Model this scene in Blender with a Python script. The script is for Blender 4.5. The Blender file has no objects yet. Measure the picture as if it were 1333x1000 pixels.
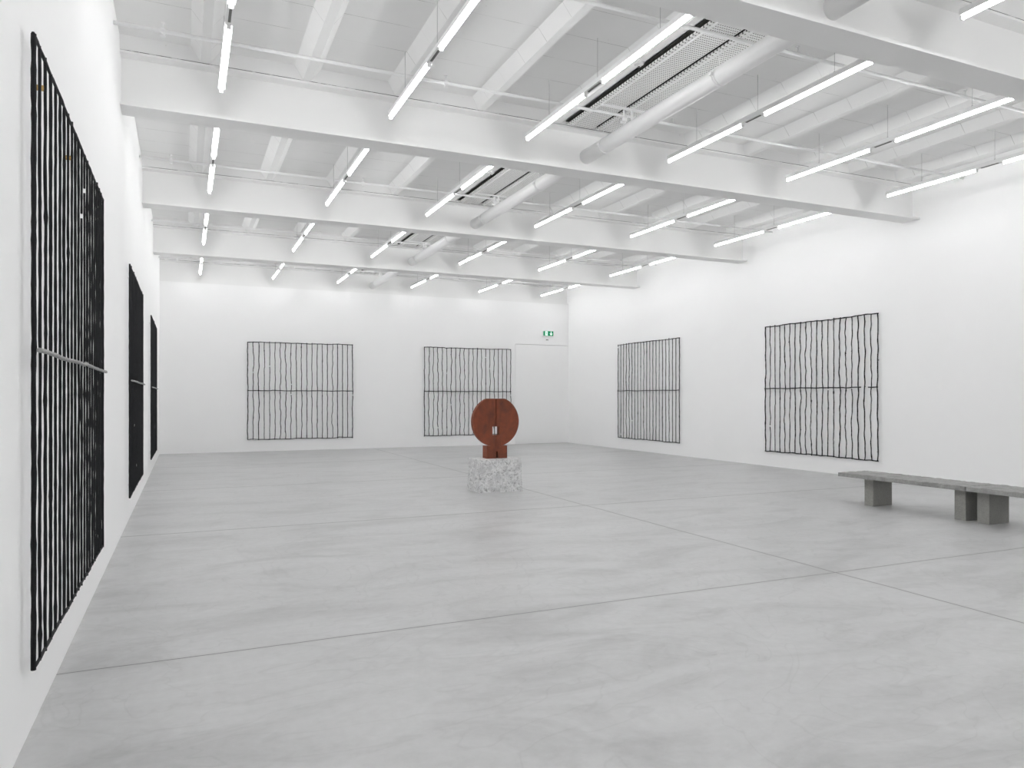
import bpy, math, random
from mathutils import Vector, Matrix

# ---------------------------------------------------------------- camera, world, exposure
SC = bpy.context.scene
COL = SC.collection
W, H = 1333, 1000
F, YAW, HZ = 955.75, 0.4182, 518.26
cam_d = bpy.data.cameras.new('camera')
cam = bpy.data.objects.new('camera', cam_d)
COL.objects.link(cam)
cam.location = (0, 0, 1.6)
cam.rotation_euler = (math.pi / 2, 0, -YAW)
cam_d.sensor_fit = 'HORIZONTAL'
cam_d.sensor_width = 36
cam_d.lens = 36 * F / W
cam_d.shift_y = (HZ - H / 2) / W
cam_d.clip_start = 0.05
cam_d.clip_end = 200
SC.camera = cam

world = bpy.data.worlds.new('world')
SC.world = world
world.use_nodes = True
world.node_tree.nodes['Background'].inputs[0].default_value = (0.9, 0.93, 1, 1)
world.node_tree.nodes['Background'].inputs[1].default_value = 0.2

SC.view_settings.view_transform = 'Standard'
SC.view_settings.look = 'None'
SC.view_settings.gamma = 1
SC.view_settings.use_curve_mapping = False
SC.view_settings.exposure = 0.0
TUBE_POWER = 35.5
try:
    SC.cycles.max_bounces = 10
    SC.cycles.diffuse_bounces = 8
    SC.cycles.glossy_bounces = 4
except Exception:
    pass

# ---------------------------------------------------------------- measures
XL, XR, YB, YF = -0.684, 12.526, 23.2, -4.4      # left, right, back wall and the wall behind the camera
ZB, ZR, ZC = 4.94, 5.57, 5.71                    # beam underside, rib underside, coffer ceiling
FL = 0.36                                        # beam flange width
BEAMS = [-4.4, 0.25, 4.86, 9.43, 14.04, 18.67, 23.21]
BAYS = [(BEAMS[i] + FL, BEAMS[i + 1]) for i in range(6)]
RNG = random.Random(7)


# ---------------------------------------------------------------- mesh helper
class MB:
    def __init__(self):
        self.v = []
        self.f = []
        self.sm = []

    def box(self, x0, x1, y0, y1, z0, z1):
        n = len(self.v)
        self.v += [(x, y, z) for z in (z0, z1) for y in (y0, y1) for x in (x0, x1)]
        for q in ((0, 2, 3, 1), (4, 5, 7, 6), (0, 1, 5, 4), (2, 6, 7, 3), (0, 4, 6, 2), (1, 3, 7, 5)):
            self.f.append(tuple(n + i for i in q))
            self.sm.append(False)
        return self

    def quad(self, *p):
        n = len(self.v)
        self.v += list(p)
        self.f.append(tuple(range(n, n + len(p))))
        self.sm.append(False)
        return self

    def tube(self, pts, rad, sides=10, cap=True, smooth=True):
        """sweep a ring along pts; rad is a number or a list"""
        pts = [Vector(p) for p in pts]
        if not isinstance(rad, (list, tuple)):
            rad = [rad] * len(pts)
        n0 = len(self.v)
        d0 = (pts[-1] - pts[0]).normalized()
        up = Vector((0, 0, 1)) if abs(d0.z) < 0.8 else Vector((1, 0, 0))
        for i, p in enumerate(pts):
            d = (pts[min(i + 1, len(pts) - 1)] - pts[max(i - 1, 0)]).normalized()
            a = d.cross(up).normalized()
            b = a.cross(d).normalized()
            for k in range(sides):
                t = 2 * math.pi * k / sides
                self.v.append(tuple(p + (a * math.cos(t) + b * math.sin(t)) * rad[i]))
        for i in range(len(pts) - 1):
            for k in range(sides):
                k2 = (k + 1) % sides
                self.f.append((n0 + i * sides + k, n0 + i * sides + k2, n0 + (i + 1) * sides + k2, n0 + (i + 1) * sides + k))
                self.sm.append(smooth)
        if cap:
            self.f.append(tuple(n0 + k for k in range(sides))[::-1])
            self.f.append(tuple(n0 + (len(pts) - 1) * sides + k for k in range(sides)))
            self.sm += [False, False]
        return self

    def build(self, name, mat, parent=None, loc=None):
        me = bpy.data.meshes.new(name)
        me.from_pydata(self.v, [], self.f)
        me.polygons.foreach_set('use_smooth', self.sm)
        me.materials.append(mat)
        me.update()
        import bmesh
        bm = bmesh.new()
        bm.from_mesh(me)
        bmesh.ops.recalc_face_normals(bm, faces=bm.faces)
        bm.to_mesh(me)
        bm.free()
        o = bpy.data.objects.new(name, me)
        COL.objects.link(o)
        if parent is not None:
            o.parent = parent
        if loc is not None:
            o.location = loc
        return o


def thing(name, label, cat, loc=(0, 0, 0), group=None):
    o = bpy.data.objects.new(name, None)
    o.empty_display_size = 0.1
    COL.objects.link(o)
    o.location = loc
    o['label'] = label
    o['category'] = cat
    if group:
        o['group'] = group
    return o


def tag(o, label, cat, group=None):
    o['label'] = label
    o['category'] = cat
    if group:
        o['group'] = group
    return o


def struct(o):
    o['kind'] = 'structure'
    return o


def dup(root, loc, label, group=None):
    r = root.copy()
    COL.objects.link(r)
    r.location = loc
    r['label'] = label
    if group:
        r['group'] = group
    for ch in list(root.children):
        c = ch.copy()
        COL.objects.link(c)
        c.parent = r
        for g in list(ch.children):
            d = g.copy()
            COL.objects.link(d)
            d.parent = c
    return r


# ---------------------------------------------------------------- materials
def new_mat(name):
    m = bpy.data.materials.new(name)
    m.use_nodes = True
    nt = m.node_tree
    return m, nt, nt.nodes, nt.links, nt.nodes['Principled BSDF']


def N(nodes, kind, **kw):
    n = nodes.new(kind)
    for k, v in kw.items():
        if k.startswith('i_'):
            n.inputs[k[2:].replace('_', ' ')].default_value = v
        else:
            setattr(n, k, v)
    return n


def math_node(nt, op, a, b=None, c=None, clamp=False):
    n = nt.nodes.new('ShaderNodeMath')
    n.operation = op
    n.use_clamp = clamp
    for i, x in enumerate((a, b, c)):
        if x is None:
            continue
        if isinstance(x, (int, float)):
            n.inputs[i].default_value = x
        else:
            nt.links.new(x, n.inputs[i])
    return n.outputs[0]


def mix_rgb(nt, fac, a, b, blend='MIX'):
    n = nt.nodes.new('ShaderNodeMix')
    n.data_type = 'RGBA'
    n.blend_type = blend
    for sock, x in ((n.inputs[0], fac), (n.inputs[6], a), (n.inputs[7], b)):
        if isinstance(x, (int, float)):
            sock.default_value = x
        elif isinstance(x, (tuple, list)):
            sock.default_value = tuple(x) + ((1,) if len(x) == 3 else ())
        else:
            nt.links.new(x, sock)
    return n.outputs[2]


def ramp(nt, fac, stops):
    n = nt.nodes.new('ShaderNodeValToRGB')
    el = n.color_ramp.elements
    while len(el) < len(stops):
        el.new(0.5)
    for e, (p, c) in zip(el, stops):
        e.position = p
        e.color = (c, c, c, 1) if isinstance(c, (int, float)) else tuple(c) + (1,)
    nt.links.new(fac, n.inputs[0])
    return n.outputs[0]


def coords(nt, scale=(1, 1, 1), world_space=False):
    if world_space:
        g = nt.nodes.new('ShaderNodeNewGeometry')
        src = g.outputs['Position']
    else:
        g = nt.nodes.new('ShaderNodeTexCoord')
        src = g.outputs['Object']
    mp = nt.nodes.new('ShaderNodeMapping')
    mp.inputs['Scale'].default_value = scale
    nt.links.new(src, mp.inputs[0])
    return mp.outputs[0]


def noise(nt, vec, scale, detail=4, rough=0.5, dist=0.0):
    n = nt.nodes.new('ShaderNodeTexNoise')
    n.inputs['Scale'].default_value = scale
    n.inputs['Detail'].default_value = detail
    n.inputs['Roughness'].default_value = rough
    n.inputs['Distortion'].default_value = dist
    nt.links.new(vec, n.inputs['Vector'])
    return n.outputs[0]


def bump(nt, bsdf, h, strength=0.2, dist=0.01):
    b = nt.nodes.new('ShaderNodeBump')
    b.inputs['Strength'].default_value = strength
    b.inputs['Distance'].default_value = dist
    nt.links.new(h, b.inputs['Height'])
    nt.links.new(b.outputs[0], bsdf.inputs['Normal'])


def paint(name, col, rough=0.6, spec=0.3, var=0.02, bump_s=0.05, scale=1.5):
    m, nt, nd, lk, bs = new_mat(name)
    v = coords(nt, world_space=True)
    n = noise(nt, v, scale, 5, 0.6)
    a = tuple(c * (1 - var) for c in col)
    b = tuple(min(1, c * (1 + var)) for c in col)
    lk.new(mix_rgb(nt, n, a, b), bs.inputs['Base Color'])
    bs.inputs['Roughness'].default_value = rough
    bs.inputs['Specular IOR Level'].default_value = spec
    bump(nt, bs, noise(nt, v, 60, 3), bump_s, 0.002)
    return m


M = {}
M['wall'] = paint('wall_white_paint', (0.93, 0.93, 0.93), 0.85, 0.15, 0.01)
M['beam'] = paint('beam_white_paint', (0.87, 0.87, 0.865), 0.55, 0.3)
M['white'] = paint('white_enamel', (0.84, 0.84, 0.84), 0.45, 0.4)
M['duct'] = paint('duct_white_enamel', (0.86, 0.86, 0.86), 0.35, 0.45)
M['wire'] = paint('wire_steel', (0.42, 0.42, 0.42), 0.5, 0.4)
M['dark'] = paint('dark_grey_metal', (0.16, 0.16, 0.155), 0.5, 0.4)
M['shade_dark'] = paint('dark_gap_shade', (0.06, 0.06, 0.055), 0.95, 0.05)  # dark colour standing for shade in panel gaps and the disc seam
M['timber'] = paint('ochre_timber', (0.45, 0.3, 0.12), 0.7, 0.2, 0.15)


def mat_ceiling():
    m, nt, nd, lk, bs = new_mat('ceiling_painted_concrete')
    v = coords(nt, world_space=True)
    sep = nd.new('ShaderNodeSeparateXYZ')
    lk.new(v, sep.inputs[0])
    # formwork joints every 57.5 cm across the coffers
    f = math_node(nt, 'FRACT', math_node(nt, 'DIVIDE', math_node(nt, 'ADD', sep.outputs[1], 57.5 - 7.32 + 0.2875), 0.575))
    d = math_node(nt, 'ABSOLUTE', math_node(nt, 'SUBTRACT', f, 0.5))
    line = math_node(nt, 'LESS_THAN', d, 0.0055)
    brk = ramp(nt, noise(nt, v, 2.3, 3), [(0.42, 0.12), (0.58, 0.75)])
    n = noise(nt, v, 0.9, 6, 0.6)
    base = mix_rgb(nt, n, (0.80, 0.80, 0.795), (0.87, 0.87, 0.865))
    spots = ramp(nt, noise(nt, v, 26, 2), [(0.765, 0), (0.785, 1)])
    zok = math_node(nt, 'GREATER_THAN', sep.outputs[2], ZR + 0.004)
    fac = math_node(nt, 'MULTIPLY', math_node(nt, 'MULTIPLY', line, brk), zok)
    c = mix_rgb(nt, math_node(nt, 'MULTIPLY', fac, 0.8), base, (0.22, 0.22, 0.21))
    c = mix_rgb(nt, math_node(nt, 'MULTIPLY', spots, 0.35), c, (0.4, 0.4, 0.39))
    lk.new(c, bs.inputs['Base Color'])
    bs.inputs['Roughness'].default_value = 0.85
    bs.inputs['Specular IOR Level'].default_value = 0.15
    bump(nt, bs, noise(nt, v, 30, 4), 0.15, 0.004)
    return m


def mat_floor():
    m, nt, nd, lk, bs = new_mat('polished_grey_concrete')
    v = coords(nt, world_space=True)
    vs = coords(nt, (0.45, 1, 1), world_space=True)
    big = noise(nt, v, 0.35, 5, 0.6, 0.6)
    med = noise(nt, vs, 1.6, 8, 0.62, 1.2)
    fine = noise(nt, v, 14, 5, 0.65)
    base = mix_rgb(nt, big, (0.455, 0.457, 0.46), (0.55, 0.55, 0.55))
    mm = ramp(nt, med, [(0.32, 0.80), (0.5, 1.0), (0.68, 1.10)])
    base = mix_rgb(nt, 1.0, base, mm, 'MULTIPLY')
    ff = ramp(nt, fine, [(0.3, 0.95), (0.7, 1.04)])
    base = mix_rgb(nt, 1.0, base, ff, 'MULTIPLY')
    # faint trowel swirls
    w = nd.new('ShaderNodeTexNoise')
    w.inputs['Scale'].default_value = 0.7
    w.inputs['Detail'].default_value = 2
    w.inputs['Distortion'].default_value = 3.5
    lk.new(v, w.inputs['Vector'])
    sw = math_node(nt, 'ABSOLUTE', math_node(nt, 'SUBTRACT', w.outputs[0], 0.5))
    base = mix_rgb(nt, 1.0, base, ramp(nt, sw, [(0.0, 0.93), (0.018, 1.0)]), 'MULTIPLY')
    # small scuffs
    vo = nd.new('ShaderNodeTexVoronoi')
    vo.inputs['Scale'].default_value = 2.4
    lk.new(coords(nt, (0.6, 1.6, 1), world_space=True), vo.inputs['Vector'])
    sc = ramp(nt, vo.outputs['Distance'], [(0.035, 1), (0.06, 0)])
    gate = ramp(nt, noise(nt, v, 1.1, 2), [(0.5, 0), (0.58, 0.4)])
    base = mix_rgb(nt, math_node(nt, 'MULTIPLY', sc, gate), base, (0.2, 0.2, 0.2))
    # saw-cut joints
    sep = nd.new('ShaderNodeSeparateXYZ')
    lk.new(v, sep.inputs[0])
    wob = math_node(nt, 'MULTIPLY', math_node(nt, 'SUBTRACT', noise(nt, v, 1.3, 3), 0.5), 0.035)
    acc = None
    for ax, pos, wd in ((0, 5.448, 0.011), (1, 0.35, 0.007), (1, 4.953, 0.0095), (1, 9.553, 0.014), (1, 14.066, 0.02), (1, 18.66, 0.024)):
        dd = math_node(nt, 'ABSOLUTE', math_node(nt, 'SUBTRACT', math_node(nt, 'ADD', sep.outputs[ax], wob), pos))
        l = math_node(nt, 'SUBTRACT', 1.0, math_node(nt, 'DIVIDE', dd, wd), clamp=True)
        acc = l if acc is None else math_node(nt, 'MAXIMUM', acc, l)
    # soft worn halo along the cuts
    acc2 = None
    for ax, pos in ((0, 5.448), (1, 4.953), (1, 9.553)):
        dd = math_node(nt, 'ABSOLUTE', math_node(nt, 'SUBTRACT', math_node(nt, 'ADD', sep.outputs[ax], wob), pos))
        l = math_node(nt, 'SUBTRACT', 1.0, math_node(nt, 'DIVIDE', dd, 0.05), clamp=True)
        acc2 = l if acc2 is None else math_node(nt, 'MAXIMUM', acc2, l)
    base = mix_rgb(nt, math_node(nt, 'MULTIPLY', acc2, 0.22), base, (0.25, 0.25, 0.25))
    base = mix_rgb(nt, math_node(nt, 'MULTIPLY', acc, 0.95), base, (0.05, 0.05, 0.05))
    lk.new(base, bs.inputs['Base Color'])
    r = ramp(nt, med, [(0.3, 0.34), (0.7, 0.46)])
    lk.new(r, bs.inputs['Roughness'])
    bs.inputs['Specular IOR Level'].default_value = 0.5
    bump(nt, bs, med, 0.04, 0.01)
    return m


def mat_rods(name, col):
    m, nt, nd, lk, bs = new_mat(name)
    v = coords(nt, world_space=True)
    n = noise(nt, v, 40, 4)
    lk.new(mix_rgb(nt, n, tuple(c * 0.7 for c in col), tuple(c * 1.35 for c in col)), bs.inputs['Base Color'])
    bs.inputs['Roughness'].default_value = 0.7
    bs.inputs['Specular IOR Level'].default_value = 0.25
    bump(nt, bs, n, 0.4, 0.004)
    return m


def mat_rust():
    m, nt, nd, lk, bs = new_mat('rusted_steel')
    v = coords(nt, world_space=True)
    n1 = noise(nt, v, 5, 8, 0.65, 0.4)
    n2 = noise(nt, coords(nt, (9, 9, 1.3), world_space=True), 1.6, 5, 0.6)
    c = ramp(nt, n1, [(0.25, (0.085, 0.036, 0.024)), (0.45, (0.175, 0.050, 0.027)), (0.7, (0.26, 0.068, 0.033))])
    c = mix_rgb(nt, ramp(nt, n2, [(0.5, 0.0), (0.75, 0.45)]), c, (0.06, 0.035, 0.025))
    lk.new(c, bs.inputs['Base Color'])
    bs.inputs['Roughness'].default_value = 0.75
    bs.inputs['Specular IOR Level'].default_value = 0.3
    bump(nt, bs, noise(nt, v, 60, 5), 0.3, 0.003)
    return m


def mat_granite():
    m, nt, nd, lk, bs = new_mat('rough_pale_granite')
    v = coords(nt, world_space=True)
    n1 = noise(nt, v, 24, 8, 0.8, 0.5)
    n2 = noise(nt, v, 6, 4, 0.6)
    c = ramp(nt, n1, [(0.37, 0.26), (0.45, 0.62), (0.53, 0.80), (0.68, 0.88)])
    c = mix_rgb(nt, ramp(nt, n2, [(0.5, 0.0), (0.68, 0.55)]), c, (0.45, 0.45, 0.46))
    lk.new(c, bs.inputs['Base Color'])
    bs.inputs['Roughness'].default_value = 0.9
    bump(nt, bs, n1, 0.8, 0.012)
    return m


def mat_slab(name, a, b, sc):
    m, nt, nd, lk, bs = new_mat(name)
    v = coords(nt, world_space=True)
    n1 = noise(nt, v, sc, 7, 0.65, 0.3)
    n2 = noise(nt, v, 55, 4, 0.7)
    c = mix_rgb(nt, ramp(nt, n1, [(0.3, 0), (0.7, 1)]), a, b)
    c = mix_rgb(nt, 1.0, c, ramp(nt, n2, [(0.3, 0.85), (0.7, 1.1)]), 'MULTIPLY')
    lk.new(c, bs.inputs['Base Color'])
    bs.inputs['Roughness'].default_value = 0.85
    bump(nt, bs, n2, 0.4, 0.005)
    return m


def mat_perforated():
    """white sheet with rows of small round holes, wider holes near one long edge (object x across, y along)"""
    m, nt, nd, lk, bs = new_mat('perforated_white_sheet')
    g = nd.new('ShaderNodeTexCoord')
    sep = nd.new('ShaderNodeSeparateXYZ')
    lk.new(g.outputs['Object'], sep.inputs[0])
    X, Y = sep.outputs[0], sep.outputs[1]

    def dots(px, py, r, x0=0.0):
        fx = math_node(nt, 'SUBTRACT', math_node(nt, 'FRACT', math_node(nt, 'DIVIDE', math_node(nt, 'ADD', X, 10 + x0), px)), 0.5)
        fy = math_node(nt, 'SUBTRACT', math_node(nt, 'FRACT', math_node(nt, 'DIVIDE', math_node(nt, 'ADD', Y, 10), py)), 0.5)
        a = math_node(nt, 'POWER', math_node(nt, 'MULTIPLY', fx, px), 2)
        b = math_node(nt, 'POWER', math_node(nt, 'MULTIPLY', fy, py), 2)
        return math_node(nt, 'LESS_THAN', math_node(nt, 'SQRT', math_node(nt, 'ADD', a, b)), r)

    main = dots(0.029, 0.042, 0.0085)
    side = dots(0.03, 0.06, 0.01)
    ins = math_node(nt, 'GREATER_THAN', X, 0.075)
    blank = math_node(nt, 'MULTIPLY', math_node(nt, 'GREATER_THAN', X, 0.055), math_node(nt, 'LESS_THAN', X, 0.085))
    h = math_node(nt, 'ADD', math_node(nt, 'MULTIPLY', main, ins), math_node(nt, 'MULTIPLY', side, math_node(nt, 'SUBTRACT', 1.0, ins)))
    h = math_node(nt, 'MULTIPLY', h, math_node(nt, 'SUBTRACT', 1.0, blank), clamp=True)
    lk.new(mix_rgb(nt, h, (0.80, 0.80, 0.79), (0.1, 0.1, 0.1)), bs.inputs['Base Color'])
    bs.inputs['Roughness'].default_value = 0.55
    return m


def mat_emit(name, col, s, base=(0.9, 0.9, 0.9)):
    m, nt, nd, lk, bs = new_mat(name)
    bs.inputs['Base Color'].default_value = base + (1,)
    bs.inputs['Emission Color'].default_value = col + (1,)
    bs.inputs['Emission Strength'].default_value = s
    return m


m_, nt_, nd_, lk_, bs_ = new_mat('joint_gap_shade')  # broken dark line, painted shade of the gap above each beam
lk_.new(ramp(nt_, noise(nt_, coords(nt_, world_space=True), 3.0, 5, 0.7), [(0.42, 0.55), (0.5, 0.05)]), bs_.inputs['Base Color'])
M['gap_shade'] = m_
M['ceiling'] = mat_ceiling()
M['floor'] = mat_floor()
M['rod'] = mat_rods('black_patina', (0.012, 0.0125, 0.014))
M['rod_lit'] = mat_rods('top_lit_grey', (0.30, 0.30, 0.295))  # grey paints in the light on top of the left-wall middle rods
M['rust'] = mat_rust()
M['granite'] = mat_granite()
M['slab'] = mat_slab('rough_grey_stone', (0.23, 0.23, 0.225), (0.36, 0.36, 0.35), 7)
M['block'] = mat_slab('cast_grey_concrete', (0.265, 0.265, 0.25), (0.33, 0.325, 0.305), 4)
M['perf'] = mat_perforated()
M['tube'] = mat_emit('fluorescent_tube', (1.0, 1.0, 1.0), TUBE_POWER)
M['green'] = mat_emit('sign_green', (0.0, 0.26, 0.11), 0.4, (0.0, 0.2, 0.09))
M['signwhite'] = mat_emit('sign_white', (0.75, 1.0, 0.88), 0.8)

# ---------------------------------------------------------------- room shell
T = 0.2
struct(MB().box(XL - T, XR + T, YF - T, YB + T, -0.15, 0).build('floor', M['floor']))
struct(MB().box(XL - T, XL, YF, YB + T, 0, ZC + 0.2).build('wall_left', M['wall']))
struct(MB().box(XR, XR + T, YF, YB + T, 0, ZC + 0.2).build('wall_right', M['wall']))
struct(MB().box(XL - T, XR + T, YF - T, YF, 0, ZC + 0.2).build('wall_front', M['wall']))
# back wall: lining up to the last beam, with the flush door cut out of it, set-back wall above
DX0, DX1, DZ = 10.442, 12.49, 3.465
bw = MB()
bw.box(XL, DX0 - 0.008, YB, YB + 0.15, 0, ZB)
bw.box(DX0 - 0.008, DX1 + 0.004, YB, YB + 0.15, DZ + 0.012, ZB)
bw.box(DX1 + 0.004, XR, YB, YB + 0.15, 0, ZB)
bw.box(XL, XR, YB + 0.15, YB + 0.35, 0, ZC + 0.2)
struct(bw.build('wall_back', M['wall']))
struct(MB().box(DX0, DX1, YB + 0.004, YB + 0.06, 0.006, DZ).build('door_1', M['wall']))

# coffered concrete ceiling: ribs run along the room, sloped coffers between them
cl = MB()
S_, E_ = 0.11, 0.07
ribs = [(0.165 + 1.172 * k, 0.265 + 1.172 * k) for k in range(11)]
edges = [XL] + [e for r in ribs for e in r] + [XR]
for (y0, y1) in BAYS:
    for i in range(0, len(edges), 2):
        x0, x1 = edges[i], edges[i + 1]
        a0 = x0 + (S_ if i > 0 else 0)
        a1 = x1 - (S_ if i < len(edges) - 2 else 0)
        b0, b1 = y0 + E_, y1 - E_
        cl.quad((a0, b0, ZC), (a1, b0, ZC), (a1, b1, ZC), (a0, b1, ZC))
        if i > 0:
            cl.quad((x0, y0, ZR), (a0, b0, ZC), (a0, b1, ZC), (x0, y1, ZR))
        if i < len(edges) - 2:
            cl.quad((x1, y0, ZR), (x1, y1, ZR), (a1, b1, ZC), (a1, b0, ZC))
        cl.quad((x0, y0, ZR), (x1, y0, ZR), (a1, b0, ZC), (a0, b0, ZC))
        cl.quad((x0, y1, ZR), (a0, b1, ZC), (a1, b1, ZC), (x1, y1, ZR))
    for (x0, x1) in ribs:
        cl.quad((x0, y0, ZR), (x0, y1, ZR), (x1, y1, ZR), (x1, y0, ZR))
for b in BEAMS:
    cl.quad((XL, b, ZR), (XL, b + FL, ZR), (XR, b + FL, ZR), (XR, b, ZR))
cl.box(XL - T, XR + T, YF - T, YB + 0.4, ZC + 0.01, ZC + 0.2)
struct(cl.build('ceiling', M['ceiling']))

# ---------------------------------------------------------------- steel I-beams across the room
BEAM_L = {2: 'nearest white steel ceiling beam in view, cutting across the top right corner',
          3: 'widest white ceiling beam crossing the whole picture above the large left grid',
          4: 'third white ceiling beam from the viewer, meeting the right wall above the large right grid',
          5: 'fourth and last free white ceiling beam, meeting the right wall above the narrow right grid',
          6: 'white ceiling beam lying flush against the top of the back wall',
          0: 'white ceiling beam against the wall behind the viewer', 1: 'white ceiling beam just over the viewer, out of the picture'}
for k, b in enumerate(BEAMS):
    mb = MB()
    mb.box(XL, XR, b, b + FL - (0.22 if k == 6 else 0), ZB, ZB + 0.03)
    mb.box(XL, XR, b, b + FL - (0.22 if k == 6 else 0), 5.535, 5.562)
    if k == 6:
        mb.box(XL, XR, b + 0.12, b + 0.14, ZB + 0.03, 5.535)
    else:
        mb.box(XL, XR, b + 0.155, b + 0.205, ZB + 0.03, 5.535)
    o = mb.build('steel_beam', M['beam'])
    MB().box(XL, XR, b + 0.002, b + 0.012, 5.5625, 5.5695).build('joint_shade', M['gap_shade'], o)  # strip added as the shade in the gap over the top flange
    tag(o, BEAM_L[k], 'beam', 'white steel beams under the ceiling')
    o['kind'] = 'structure'

# ---------------------------------------------------------------- strip lights
LX = [0.378, 2.38, 4.295, 6.645, 8.985, 11.305]
TL, TG, TZ = 1.62, 0.385, 5.155
BL = 2 * TL + TG


def make_batten(loc, label):
    t = thing('strip_light', label, 'light', loc, 'suspended strip lights')
    h = MB()
    h.box(-0.036, 0.036, -BL, 0, 0.024, 0.07)
    h.box(-0.024, 0.024, -BL, 0, 0.07, 0.088)
    h.build('housing', M['white'], t)
    for y0 in (0, -(TL + TG)):
        MB().tube([(0, y0 - 0.018, 0), (0, y0 - TL + 0.018, 0)], 0.0142, 12).build('tube', M['tube'], t)
        for yy in (y0 - 0.009, y0 - TL + 0.009):
            MB().box(-0.02, 0.02, yy - 0.009, yy + 0.009, -0.016, 0.026).build('lamp_holder', M['white'], t)
    MB().box(-0.012, 0.012, -TL - TG + 0.06, -TL - 0.06, 0.017, 0.0245).build('connector_plate', M['dark'], t)
    for yy in (-0.67, -1.89, -3.1):
        MB().tube([(0, yy, 0.088), (0, yy, ZC - TZ - 0.001)], 0.0024, 6).build('suspension_wire', M['wire'], t)
        MB().tube([(0, yy, 0.088), (0, yy, 0.102)], 0.010, 8).build('wire_grip', M['wire'], t)
    return t


ROWN = ['row along left wall', 'second row from left', 'third row from left', 'third row from right', 'second row from right', 'row along right wall']
BAYN = ['behind the viewer', 'nearer than all ceiling beams', 'just before the widest beam', 'just behind the widest beam',
        'between the last two free beams', 'nearest the back wall']
first = None
for k, (y0, y1) in enumerate(BAYS):
    if k == 0:
        continue
    for r, x in enumerate(LX):
        lab = 'white strip light, ' + ROWN[r] + ', ' + BAYN[k]
        loc = (x, y1 - 0.28, TZ)
        if first is None:
            first = make_batten(loc, lab)
        else:
            dup(first, loc, lab, 'suspended strip lights')
for r, x in enumerate(LX):
    dup(first, (x, BAYS[0][1] - 0.28, TZ), 'white strip light, ' + ROWN[r] + ', ' + BAYN[0], 'suspended strip lights')

# ---------------------------------------------------------------- sprinkler pipes, duct, perforated panels, sensors (bay by bay)
BN = {1: 'nearer than all ceiling beams', 2: 'just before the widest beam', 3: 'just behind the widest beam',
      4: 'between the last two free beams', 5: 'nearest the back wall'}


def make_pipe(loc, label, xs, drop):
    t = thing('sprinkler_pipe', label, 'pipe', loc, 'white pipes across the ceiling')
    MB().tube([(XL, 0, 0), (XR, 0, 0)], 0.02, 12).build('pipe', M['duct'], t)
    for x in xs:
        MB().tube([(x, 0, 0.02), (x, 0, 0.09)], 0.006, 6).tube([(x, 0, 0.078), (x, 0, 0.09)], 0.022, 8).build('hanger', M['white'], t)
    if drop:
        for x in xs[:2]:
            m = MB()
            m.tube([(x, -0.016, 0), (x, 0.016, 0)], 0.032, 12)
            m.tube([(x, 0, -0.02), (x, 0, -0.045), (x, 0, -0.046), (x, 0, -0.052)], [0.011, 0.011, 0.028, 0.028], 12)
            m.build('sprinkler_head', M['duct'], t)
    return t


def make_duct(loc, label, L):
    t = thing('round_duct', label, 'duct', loc, 'white round ducts along the ceiling')
    MB().tube([(0, -L, 0), (0, 0, 0)], 0.105, 32).build('duct', M['duct'], t)
    for yy in (-0.55, -L + 1.5):
        c = MB()
        c.tube([(0, yy - 0.02, 0), (0, yy + 0.02, 0)], 0.113, 32)
        for s in (-1, 1):
            c.box(s * 0.125 - 0.02, s * 0.125 + 0.02, yy - 0.02, yy + 0.02, -0.012, 0.012)
            c.tube([(s * 0.125, yy, -0.03), (s * 0.125, yy, 0.03)], 0.006, 6)
        c.build('clamp_collar', M['white'], t)
    c = MB()
    c.box(-0.46, 0.46, -1.26, -1.22, 0.25, 0.272).box(-0.012, 0.012, -1.25, -1.23, 0.1, 0.25)
    c.build('cross_bar', M['white'], t)
    c = MB()
    c.tube([(0.0, -1.06, 0.1), (0.0, -1.06, 0.325)], 0.022, 12)
    c.tube([(0.0, -1.06, 0.17), (0.0, -1.06, 0.23)], 0.034, 12)
    c.tube([(-0.06, -1.06, 0.15), (0.0, -1.06, 0.15)], 0.018, 10)
    c.build('valve_riser', M['duct'], t)
    for yy in (-0.5, -3.0):
        MB().tube([(0, yy, 0.1), (0, yy, 0.325)], 0.004, 6).build('hanger_rod', M['white'], t)
    MB().tube([(0.15, -L, -0.005), (0.15, -0.55, -0.005)], 0.009, 8).build('conduit', M['white'], t)
    return t


def make_panel(loc, label, L):
    t = thing('perforated_panel', label, 'ceiling panel', loc, 'perforated white panels in the ceiling')
    s = MB()
    s.box(0, 0.42, 0, L, 0, 0.02)
    s.build('perforated_sheet', M['perf'], t)
    MB().tube([(0.068, 0.01, 0.0), (0.068, L - 0.01, 0.0)], 0.007, 8).build('ridge', M['white'], t)
    MB().box(-0.022, 0.44, -0.02, L + 0.015, 0.045, 0.055).build('gap_shade_sheet', M['shade_dark'], t)  # dark sheet added so the gaps beside the panels look shaded
    return t


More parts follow.
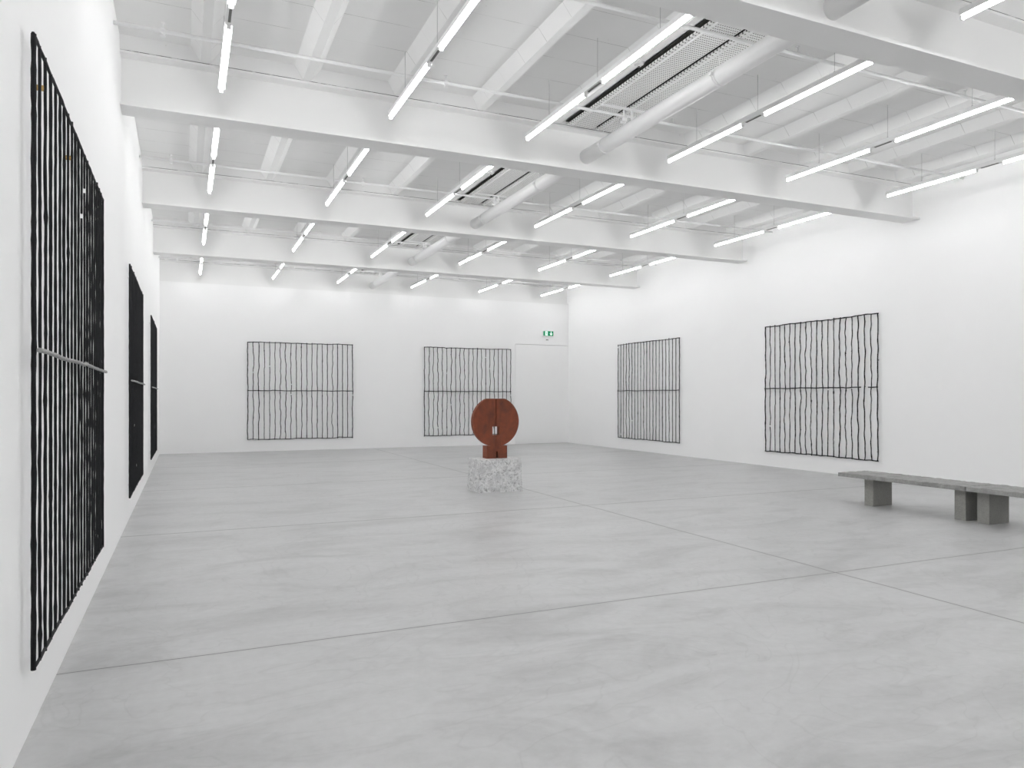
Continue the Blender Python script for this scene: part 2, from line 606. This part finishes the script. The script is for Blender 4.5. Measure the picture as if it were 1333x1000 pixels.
for k in range(1, 6):
    y0, y1 = BAYS[k]
    L = y1 - y0
    xs = (-0.22, 2.93, 6.32, 9.17, 12.2)
    make_pipe((0, y1 - 0.83, 5.48), 'thin white pipe across the ceiling, farther of two, ' + BN[k], xs, True)
    make_pipe((0, y0 + 1.05, 5.48), 'thin white pipe across the ceiling, nearer of two, ' + BN[k], xs, False)
    make_duct((5.47, y1 + 0.155, 5.205), 'thick white round duct under perforated panels, ' + BN[k], L + 0.31)
    make_panel((5.035, y0 + 0.08, 5.545), 'left perforated white ceiling panel of a pair, ' + BN[k], L - 0.16)
    make_panel((5.51, y0 + 0.08, 5.545), 'right perforated white ceiling panel of a pair, ' + BN[k], L - 0.16)
    t = thing('smoke_detector', 'small white detector left of perforated panels, ' + BN[k], 'detector', (4.9, y1 - 2.1, ZR), 'ceiling detectors')
    MB().tube([(0, 0, 0), (0, 0, -0.02), (0, 0, -0.021), (0, 0, -0.045)], [0.06, 0.06, 0.045, 0.03], 20).build('base', M['white'], t)
    MB().tube([(0, 0, -0.045), (0, 0, -0.052)], 0.014, 10).build('sensor', M['dark'], t)


# ---------------------------------------------------------------- black rod grids on the walls
def wav(rng, n, amp):
    a = [0.0] * n
    for fr, am in ((rng.uniform(1, 2.5), 0.5), (rng.uniform(3, 6), 0.45), (rng.uniform(8, 14), 0.25)):
        ph = rng.uniform(0, 6.28)
        for i in range(n):
            a[i] += am * amp * math.sin(ph + fr * 2 * math.pi * i / n)
    return a


def rod_mesh(p0, p1, side, out, rng, amp, r, gaps=(), knots=2):
    """rough branch-like rod from p0 to p1, wandering along 'side', with gaps given as fractions"""
    n = 72
    p0, p1, side, out = map(Vector, (p0, p1, side, out))
    ws, wo = wav(rng, n, amp), wav(rng, n, amp * 0.1)
    rad = [r * rng.uniform(0.88, 1.12) for _ in range(n)]
    for _ in range(knots):
        i = rng.randrange(2, n - 2)
        rad[i] *= rng.uniform(1.25, 1.3 + 55 * (r - 0.0065) if r < 0.011 else 1.3)
    if rng.random() < 0.5:                      # an abrupt small kink where two pieces meet
        i = rng.randrange(8, n - 8)
        d = rng.choice((-1, 1)) * rng.uniform(0.006, 0.014)
        for j in range(i, n):
            ws[j] += d * max(0, 1 - (j - i) / 14)

    def at(f):
        t = f * (n - 1)
        i = min(int(t), n - 2)
        k = t - i
        w = ws[i] * (1 - k) + ws[i + 1] * k
        o_ = wo[i] * (1 - k) + wo[i + 1] * k
        return tuple(p0.lerp(p1, f) + side * w + out * o_), rad[i] * (1 - k) + rad[i + 1] * k
    cuts = sorted((g - hw, g + hw) for g, hw in gaps)
    spans, start = [], 0.0
    for c0, c1 in cuts:
        spans.append((start, c0))
        start = c1
    spans.append((start, 1.0))
    mb = MB()
    for s0, s1 in spans:
        if s1 - s0 < 0.002:
            continue
        fs = [s0] + [i / (n - 1) for i in range(n) if s0 + 0.004 < i / (n - 1) < s1 - 0.004] + [s1]
        q = [at(f) for f in fs]
        mb.tube([p for p, _ in q], [x for _, x in q], 7)
    if amp > 0.01:                              # short stubs of cut twigs
        for _ in range(rng.choice((0, 0, 1, 1, 2))):
            f = rng.uniform(0.06, 0.94)
            if any(c0 - 0.01 < f < c1 + 0.01 for c0, c1 in cuts):
                continue
            p, x = at(f)
            e = Vector(p) + side * rng.choice((-1, 1)) * rng.uniform(0.016, 0.03) + Vector((0, 0, rng.uniform(-0.012, 0.012)))
            mb.tube([p, tuple(e)], [x * 0.9, x * 0.6], 6)
    return mb


def rod_grid(label, origin, u, out, width, seed, gaps, mid_gap=None, mid_mat='rod', amp=0.015, r=0.0112, r_end=None):
    """origin: lower left corner seen from the room, on the wall plane; u: direction to the right; out: away from the wall"""
    rng = random.Random(seed)
    t = thing('rod_grid', label, 'sculpture', origin, 'black rod grids on the walls')
    u, o = Vector(u), Vector(out)
    Z = Vector((0, 0, 1))
    Hh = 2.91
    off = 0.046
    for i in range(21):
        a = amp * rng.choice((0.25, 0.5, 1.0, 1.3)) if 0 < i < 20 else amp * 0.7
        e0, e1 = rng.uniform(0, 0.02), rng.uniform(0, 0.03) * (1 if rng.random() < 0.5 else 0.2)
        b = u * (width * i / 20) + o * off
        gp = [(1 - g, 0.0055) for j, g in gaps if j == i]
        mb = rod_mesh(b - Z * e0, b + Z * (Hh + e1), u, o, rng, a, (r_end or r * 1.15) if i == 0 else r * rng.uniform(0.85, 1.05) * (1.15 if i == 20 else 1), gp, rng.choice((0, 1, 2)))
        mb.build('vertical_rod', M['rod'], t)
    for j, z in enumerate((0.0, 1.46, Hh)):
        oo = o * (off + ((0.024 if mid_mat == 'rod_lit' else 0.017) if j == 1 else 0.0))
        gp = [mid_gap] if (j == 1 and mid_gap) else []
        mb = rod_mesh(u * (-0.012) + oo + Z * z, u * (width + 0.015) + oo + Z * z, (0, 0, 1), o, rng, amp * (0.7, 0.4, 0.6)[j], r * (1.35 if j == 1 and mid_mat == 'rod_lit' else 1.0), gp, (4, 1, 2)[j])
        mb.build('horizontal_rod', M[mid_mat] if j == 1 else M['rod'], t)
    left = mid_mat == 'rod_lit' and origin[1] < 5
    for (fu, z, mm) in ((2, Hh - 0.13, 'timber' if left else 'wall'), (18, Hh - 0.13, 'wall'), (8 if left else 2, Hh - 0.2 if left else 0.13, 'timber' if left else 'wall'), (18, 0.13, 'wall')):
        c = u * (width * fu / 20)
        gap0, gap1 = 0.0015, off - r * 0.7
        p = c + o * (gap0 + gap1) * 0.5
        hw = [0.008 * abs(u[q]) + abs(o[q]) * (gap1 - gap0) * 0.5 for q in range(2)]
        MB().box(p.x - hw[0], p.x + hw[0], p.y - hw[1], p.y + hw[1], z - 0.012, z + 0.012).build('spacer_block', M[mm], t)
    return t


GZ = 0.36
rod_grid('black rod grid nearest the viewer, tall on the left wall, with a grey middle rod', (XL, 3.975, GZ), (0, 1, 0), (1, 0, 0), 3.08, 11,
         [(12, 0.085), (11, 0.155)], None, 'rod_lit', 0.009, 0.0082, 0.0115)
rod_grid('middle of the three black rod grids on the left wall, seen edge-on', (XL, 10.3, GZ), (0, 1, 0), (1, 0, 0), 3.1, 12,
         [(9, 0.9), (6, 0.7)], None, 'rod_lit', 0.009, 0.0082, 0.0115)
rod_grid('farthest of the three black rod grids on the left wall, beside the back corner', (XL, 16.5, GZ), (0, 1, 0), (1, 0, 0), 3.15, 13,
         [], None, 'rod_lit', 0.009, 0.0082, 0.0115)
rod_grid('thin black rod grid on the left half of the back wall', (1.687, YB, GZ), (1, 0, 0), (0, -1, 0), 3.11, 14,
         [(1, 0.31), (4, 0.25), (8, 0.43), (8, 0.535), (20, 0.54)])
rod_grid('thin black rod grid on the back wall, partly behind the rusty disc', (7.15, YB, GZ), (1, 0, 0), (0, -1, 0), 3.09, 15,
         [(5, 0.29), (6, 0.65), (14, 0.10), (15, 0.23), (3, 0.91), (20, 0.54)])
rod_grid('black rod grid on the right wall nearer the back corner', (XR, 19.83, GZ), (0, -1, 0), (-1, 0, 0), 3.15, 16,
         [(0, 0.03), (5, 0.81), (1, 0.965)])
rod_grid('black rod grid on the right wall above the end of the stone bench', (XR, 13.38, GZ), (0, -1, 0), (-1, 0, 0), 3.07, 17,
         [(1, 0.795), (12, 0.51), (16, 0.5)], (0.9, 0.028), 'rod', 0.016, 0.0118)


# ---------------------------------------------------------------- rough stone blocks
def rough_box(name, corners_b, corners_t, z0, z1, mat, parent, nu, nv, nz, amp, seed, keep_top=False):
    """box between two quads (ccw) with a subdivided, roughened skin"""
    import bmesh
    from mathutils import noise as mn
    bm = bmesh.new()
    off = Vector((seed * 7.1, seed * 3.3, seed))

    def pos(a, b, c):
        def q(cs):
            p = [Vector((x, y)) for x, y in cs]
            return p[0].lerp(p[1], a).lerp(p[3].lerp(p[2], a), b)
        xy = q(corners_b).lerp(q(corners_t), c)
        P = Vector((xy.x, xy.y, z0 + (z1 - z0) * c))
        d = mn.noise_vector(P * 9 + off) * amp + mn.noise_vector(P * 28 + off) * amp * 0.6
        if c <= 0:
            d.z = 0
            d *= 0.6
        if keep_top and c >= 1:
            d.z *= 0.15
        return P + d
    cache = {}

    def V(i, j, k):
        if (i, j, k) not in cache:
            cache[(i, j, k)] = bm.verts.new(pos(i / nu, j / nv, k / nz))
        return cache[(i, j, k)]
    for i in range(nu):
        for j in range(nv):
            for k in (0, nz):
                bm.faces.new((V(i, j, k), V(i + 1, j, k), V(i + 1, j + 1, k), V(i, j + 1, k)))
    for k in range(nz):
        for i in range(nu):
            for j in (0, nv):
                bm.faces.new((V(i, j, k), V(i + 1, j, k), V(i + 1, j, k + 1), V(i, j, k + 1)))
        for j in range(nv):
            for i in (0, nu):
                bm.faces.new((V(i, j, k), V(i, j + 1, k), V(i, j + 1, k + 1), V(i, j, k + 1)))
    bmesh.ops.recalc_face_normals(bm, faces=bm.faces)
    me = bpy.data.meshes.new(name)
    bm.to_mesh(me)
    bm.free()
    me.materials.append(mat)
    o = bpy.data.objects.new(name, me)
    COL.objects.link(o)
    if parent:
        o.parent = parent
    return o


ped = rough_box('stone_pedestal', [(-0.39, -0.285), (0.40, -0.30), (0.41, 0.275), (-0.385, 0.30)],
                [(-0.37, -0.25), (0.385, -0.28), (0.41, 0.235), (-0.385, 0.29)], 0, 0.555, M['granite'], None, 40, 30, 28, 0.012, 2, True)
ped.location = (4.89, 11.755, 0)
tag(ped, 'rough pale granite block carrying the rusty disc sculpture', 'pedestal')

# ---------------------------------------------------------------- rusty disc sculpture
sc = thing('disc_sculpture', 'rust-brown steel disc with flat top and small square window on granite block', 'sculpture', (4.895, 11.70, 0.557))
ZCEN, RD, CUT = 1.193 - 0.557, 0.43, 0.397
HX0, HX1, HZ0, HZ1 = -0.069, 0.054, 0.963 - 0.557, 1.108 - 0.557


def half_disc(xa, xb):
    n = 40
    xs = sorted(set([round(RD * math.sin(-math.pi / 2 + math.pi * i / n), 5) for i in range(n + 1)] + [HX0, HX1, xa, xb]))
    xs = [x for x in xs if xa - 1e-6 <= x <= xb + 1e-6]
    mb = MB()
    yA, yB = -0.012, 0.078

    def zr(x):
        h = math.sqrt(max(0, RD * RD - x * x))
        return ZCEN - h, ZCEN + min(h, CUT)

    def slab(l0, l1, r0, r1, x0, x1, end0, end1):
        # column between x0 and x1; top and bottom faces, front and back
        mb.quad((x0, yA, l0), (x1, yA, r0), (x1, yA, r1), (x0, yA, l1))
        mb.quad((x0, yB, l0), (x0, yB, l1), (x1, yB, r1), (x1, yB, r0))
        mb.quad((x0, yA, l1), (x1, yA, r1), (x1, yB, r1), (x0, yB, l1))
        mb.quad((x0, yA, l0), (x0, yB, l0), (x1, yB, r0), (x1, yA, r0))
        if end0:
            mb.quad((x0, yA, l0), (x0, yA, l1), (x0, yB, l1), (x0, yB, l0))
        if end1:
            mb.quad((x1, yA, r0), (x1, yB, r0), (x1, yB, r1), (x1, yA, r1))
    for i in range(len(xs) - 1):
        x0, x1 = xs[i], xs[i + 1]
        b0, t0 = zr(x0)
        b1, t1 = zr(x1)
        e0, e1 = i == 0, i == len(xs) - 2
        if HX0 - 1e-6 <= x0 and x1 <= HX1 + 1e-6:
            slab(b0, HZ0, b1, HZ0, x0, x1, e0, e1)
            slab(HZ1, t0, HZ1, t1, x0, x1, e0, e1)
        else:
            slab(b0, t0, b1, t1, x0, x1, e0, e1)
    # side walls of the window
    for hx in (HX0, HX1):
        if xa < hx < xb:
            mb.quad((hx, yA, HZ0), (hx, yA, HZ1), (hx, yB, HZ1), (hx, yB, HZ0))
    return mb


half_disc(-RD, -0.0065).build('disc_half', M['rust'], sc)
half_disc(0.0065, RD).build('disc_half', M['rust'], sc)
m = MB()
m.box(-0.0064, 0.0064, 0.05, 0.07, ZCEN - RD + 0.01, HZ0)
m.box(-0.004, 0.004, 0.062, 0.07, HZ0, HZ1)
m.box(-0.0064, 0.0064, 0.05, 0.07, HZ1, ZCEN + CUT - 0.004)
m.build('seam_shade_plate', M['shade_dark'], sc)  # coloured dark to stand for the shade inside the seam
# low foot with a rounded right cheek and an open slot at the front
fb = MB()
prof = [(-0.165, 0.0), (0.005, 0.0)]
prof2 = [(0.04, 0.0), (0.17, 0.0)] + [(0.17 + 0.065 * math.sin(a), 0.065 - 0.065 * math.cos(a)) for a in [math.pi / 2 * i / 8 for i in range(1, 9)]] + [(0.235, 0.2)]
BH = 0.215


def prism(mb, pts, z0, z1):
    n = len(pts)
    a = len(mb.v)
    mb.v += [(x, y, z0) for x, y in pts] + [(x, y, z1) for x, y in pts]
    mb.f.append(tuple(a + i for i in range(n))[::-1])
    mb.f.append(tuple(a + n + i for i in range(n)))
    mb.sm += [False, False]
    for i in range(n):
        j = (i + 1) % n
        mb.f.append((a + i, a + j, a + n + j, a + n + i))
        mb.sm.append(False)


prism(fb, [(-0.165, 0.0), (0.008, 0.0), (0.008, 0.2), (-0.165, 0.2)], 0, 0.12)
prism(fb, [(0.036, 0.0)] + prof2[1:] + [(0.036, 0.2)], 0, 0.12)
prism(fb, [(-0.165, 0.0), (0.17, 0.0)] + prof2[2:] + [(-0.165, 0.2)], 0.12, BH)
fb.box(0.0, 0.04, 0.12, 0.19, 0, 0.12)
fb.build('foot', M['rust'], sc)

# ---------------------------------------------------------------- stone benches


def make_bench(y_far, y_near, leg_far, leg_near, label, seed):
    t = thing('stone_bench', label, 'bench', (9.1, y_near, 0), 'grey stone benches in a row')
    L = y_far - y_near
    rough_box('seat_slab', [(0, 0), (0.63, 0), (0.63, L), (0, L)], [(0.004, 0), (0.62, 0.0), (0.625, L), (0.004, L)], 0.409, 0.466,
              M['slab'], t, 20, 60, 4, 0.0075, seed)
    for yy in (leg_far, leg_near):
        a = MB()
        a.box(0.165, 0.56, yy - y_near, yy - y_near + 0.155, 0, 0.408)
        o = a.build('leg', M['block'], t)
        bv = o.modifiers.new('bevel', 'BEVEL')
        bv.width = 0.004
        bv.segments = 2
    return t


make_bench(8.22, 6.225, 7.73, 6.325, 'complete grey stone bench on two blocks, left of the cut-off one', 3)
make_bench(6.205, 4.21, 6.02, 4.6, 'grey stone bench cut off by the right edge of the picture', 5)

# ---------------------------------------------------------------- emergency exit sign and little sensor on the back wall
sg = thing('exit_sign', 'small green emergency exit sign above the flush door in the back wall', 'sign', (11.68, YB, 3.875))
MB().box(-0.2, 0.2, -0.075, 0, -0.088, 0.088).build('housing', M['white'], sg)
yf = -0.078
MB().box(-0.195, 0.195, yf, -0.075, -0.083, 0.083).build('green_face', M['green'], sg)
ya = yf - 0.002
m = MB()
m.box(-0.125, -0.03, ya, yf, -0.07, 0.07)
door = m.build('door_symbol', M['signwhite'], sg)
m = MB()   # running figure in green on the white doorway
yq = ya - 0.002
m.tube([(-0.083, yq, 0.044), (-0.083, ya, 0.044)], 0.011, 10)
m.quad((-0.1, yq, 0.03), (-0.072, yq, 0.03), (-0.066, yq, -0.012), (-0.09, yq, -0.012))
m.quad((-0.072, yq, 0.03), (-0.068, yq, 0.022), (-0.045, yq, 0.004), (-0.05, yq, 0.012))
m.quad((-0.1, yq, 0.03), (-0.098, yq, 0.018), (-0.118, yq, 0.0), (-0.122, yq, 0.008))
m.quad((-0.09, yq, -0.012), (-0.078, yq, -0.012), (-0.1, yq, -0.058), (-0.112, yq, -0.058))
m.quad((-0.078, yq, -0.012), (-0.066, yq, -0.012), (-0.05, yq, -0.036), (-0.06, yq, -0.04))
m.quad((-0.05, yq, -0.036), (-0.06, yq, -0.036), (-0.056, yq, -0.062), (-0.046, yq, -0.062))
m.build('running_figure', M['green'], sg)
m = MB()
m.box(0.094, 0.116, ya, yf, -0.01, 0.07)
m.quad((0.045, ya, 0.0), (0.105, ya, -0.07), (0.165, ya, 0.0))
m.build('down_arrow', M['signwhite'], sg)
b = thing('wall_sensor', 'tiny dark sensor on the wall just under the green exit sign', 'sensor', (11.665, YB, 3.655))
MB().box(-0.035, 0.035, -0.03, 0, -0.014, 0.014).build('body', M['dark'], b)
MB().tube([(0, -0.03, 0), (0, -0.036, 0)], 0.009, 10).build('lens', M['wire'], b)
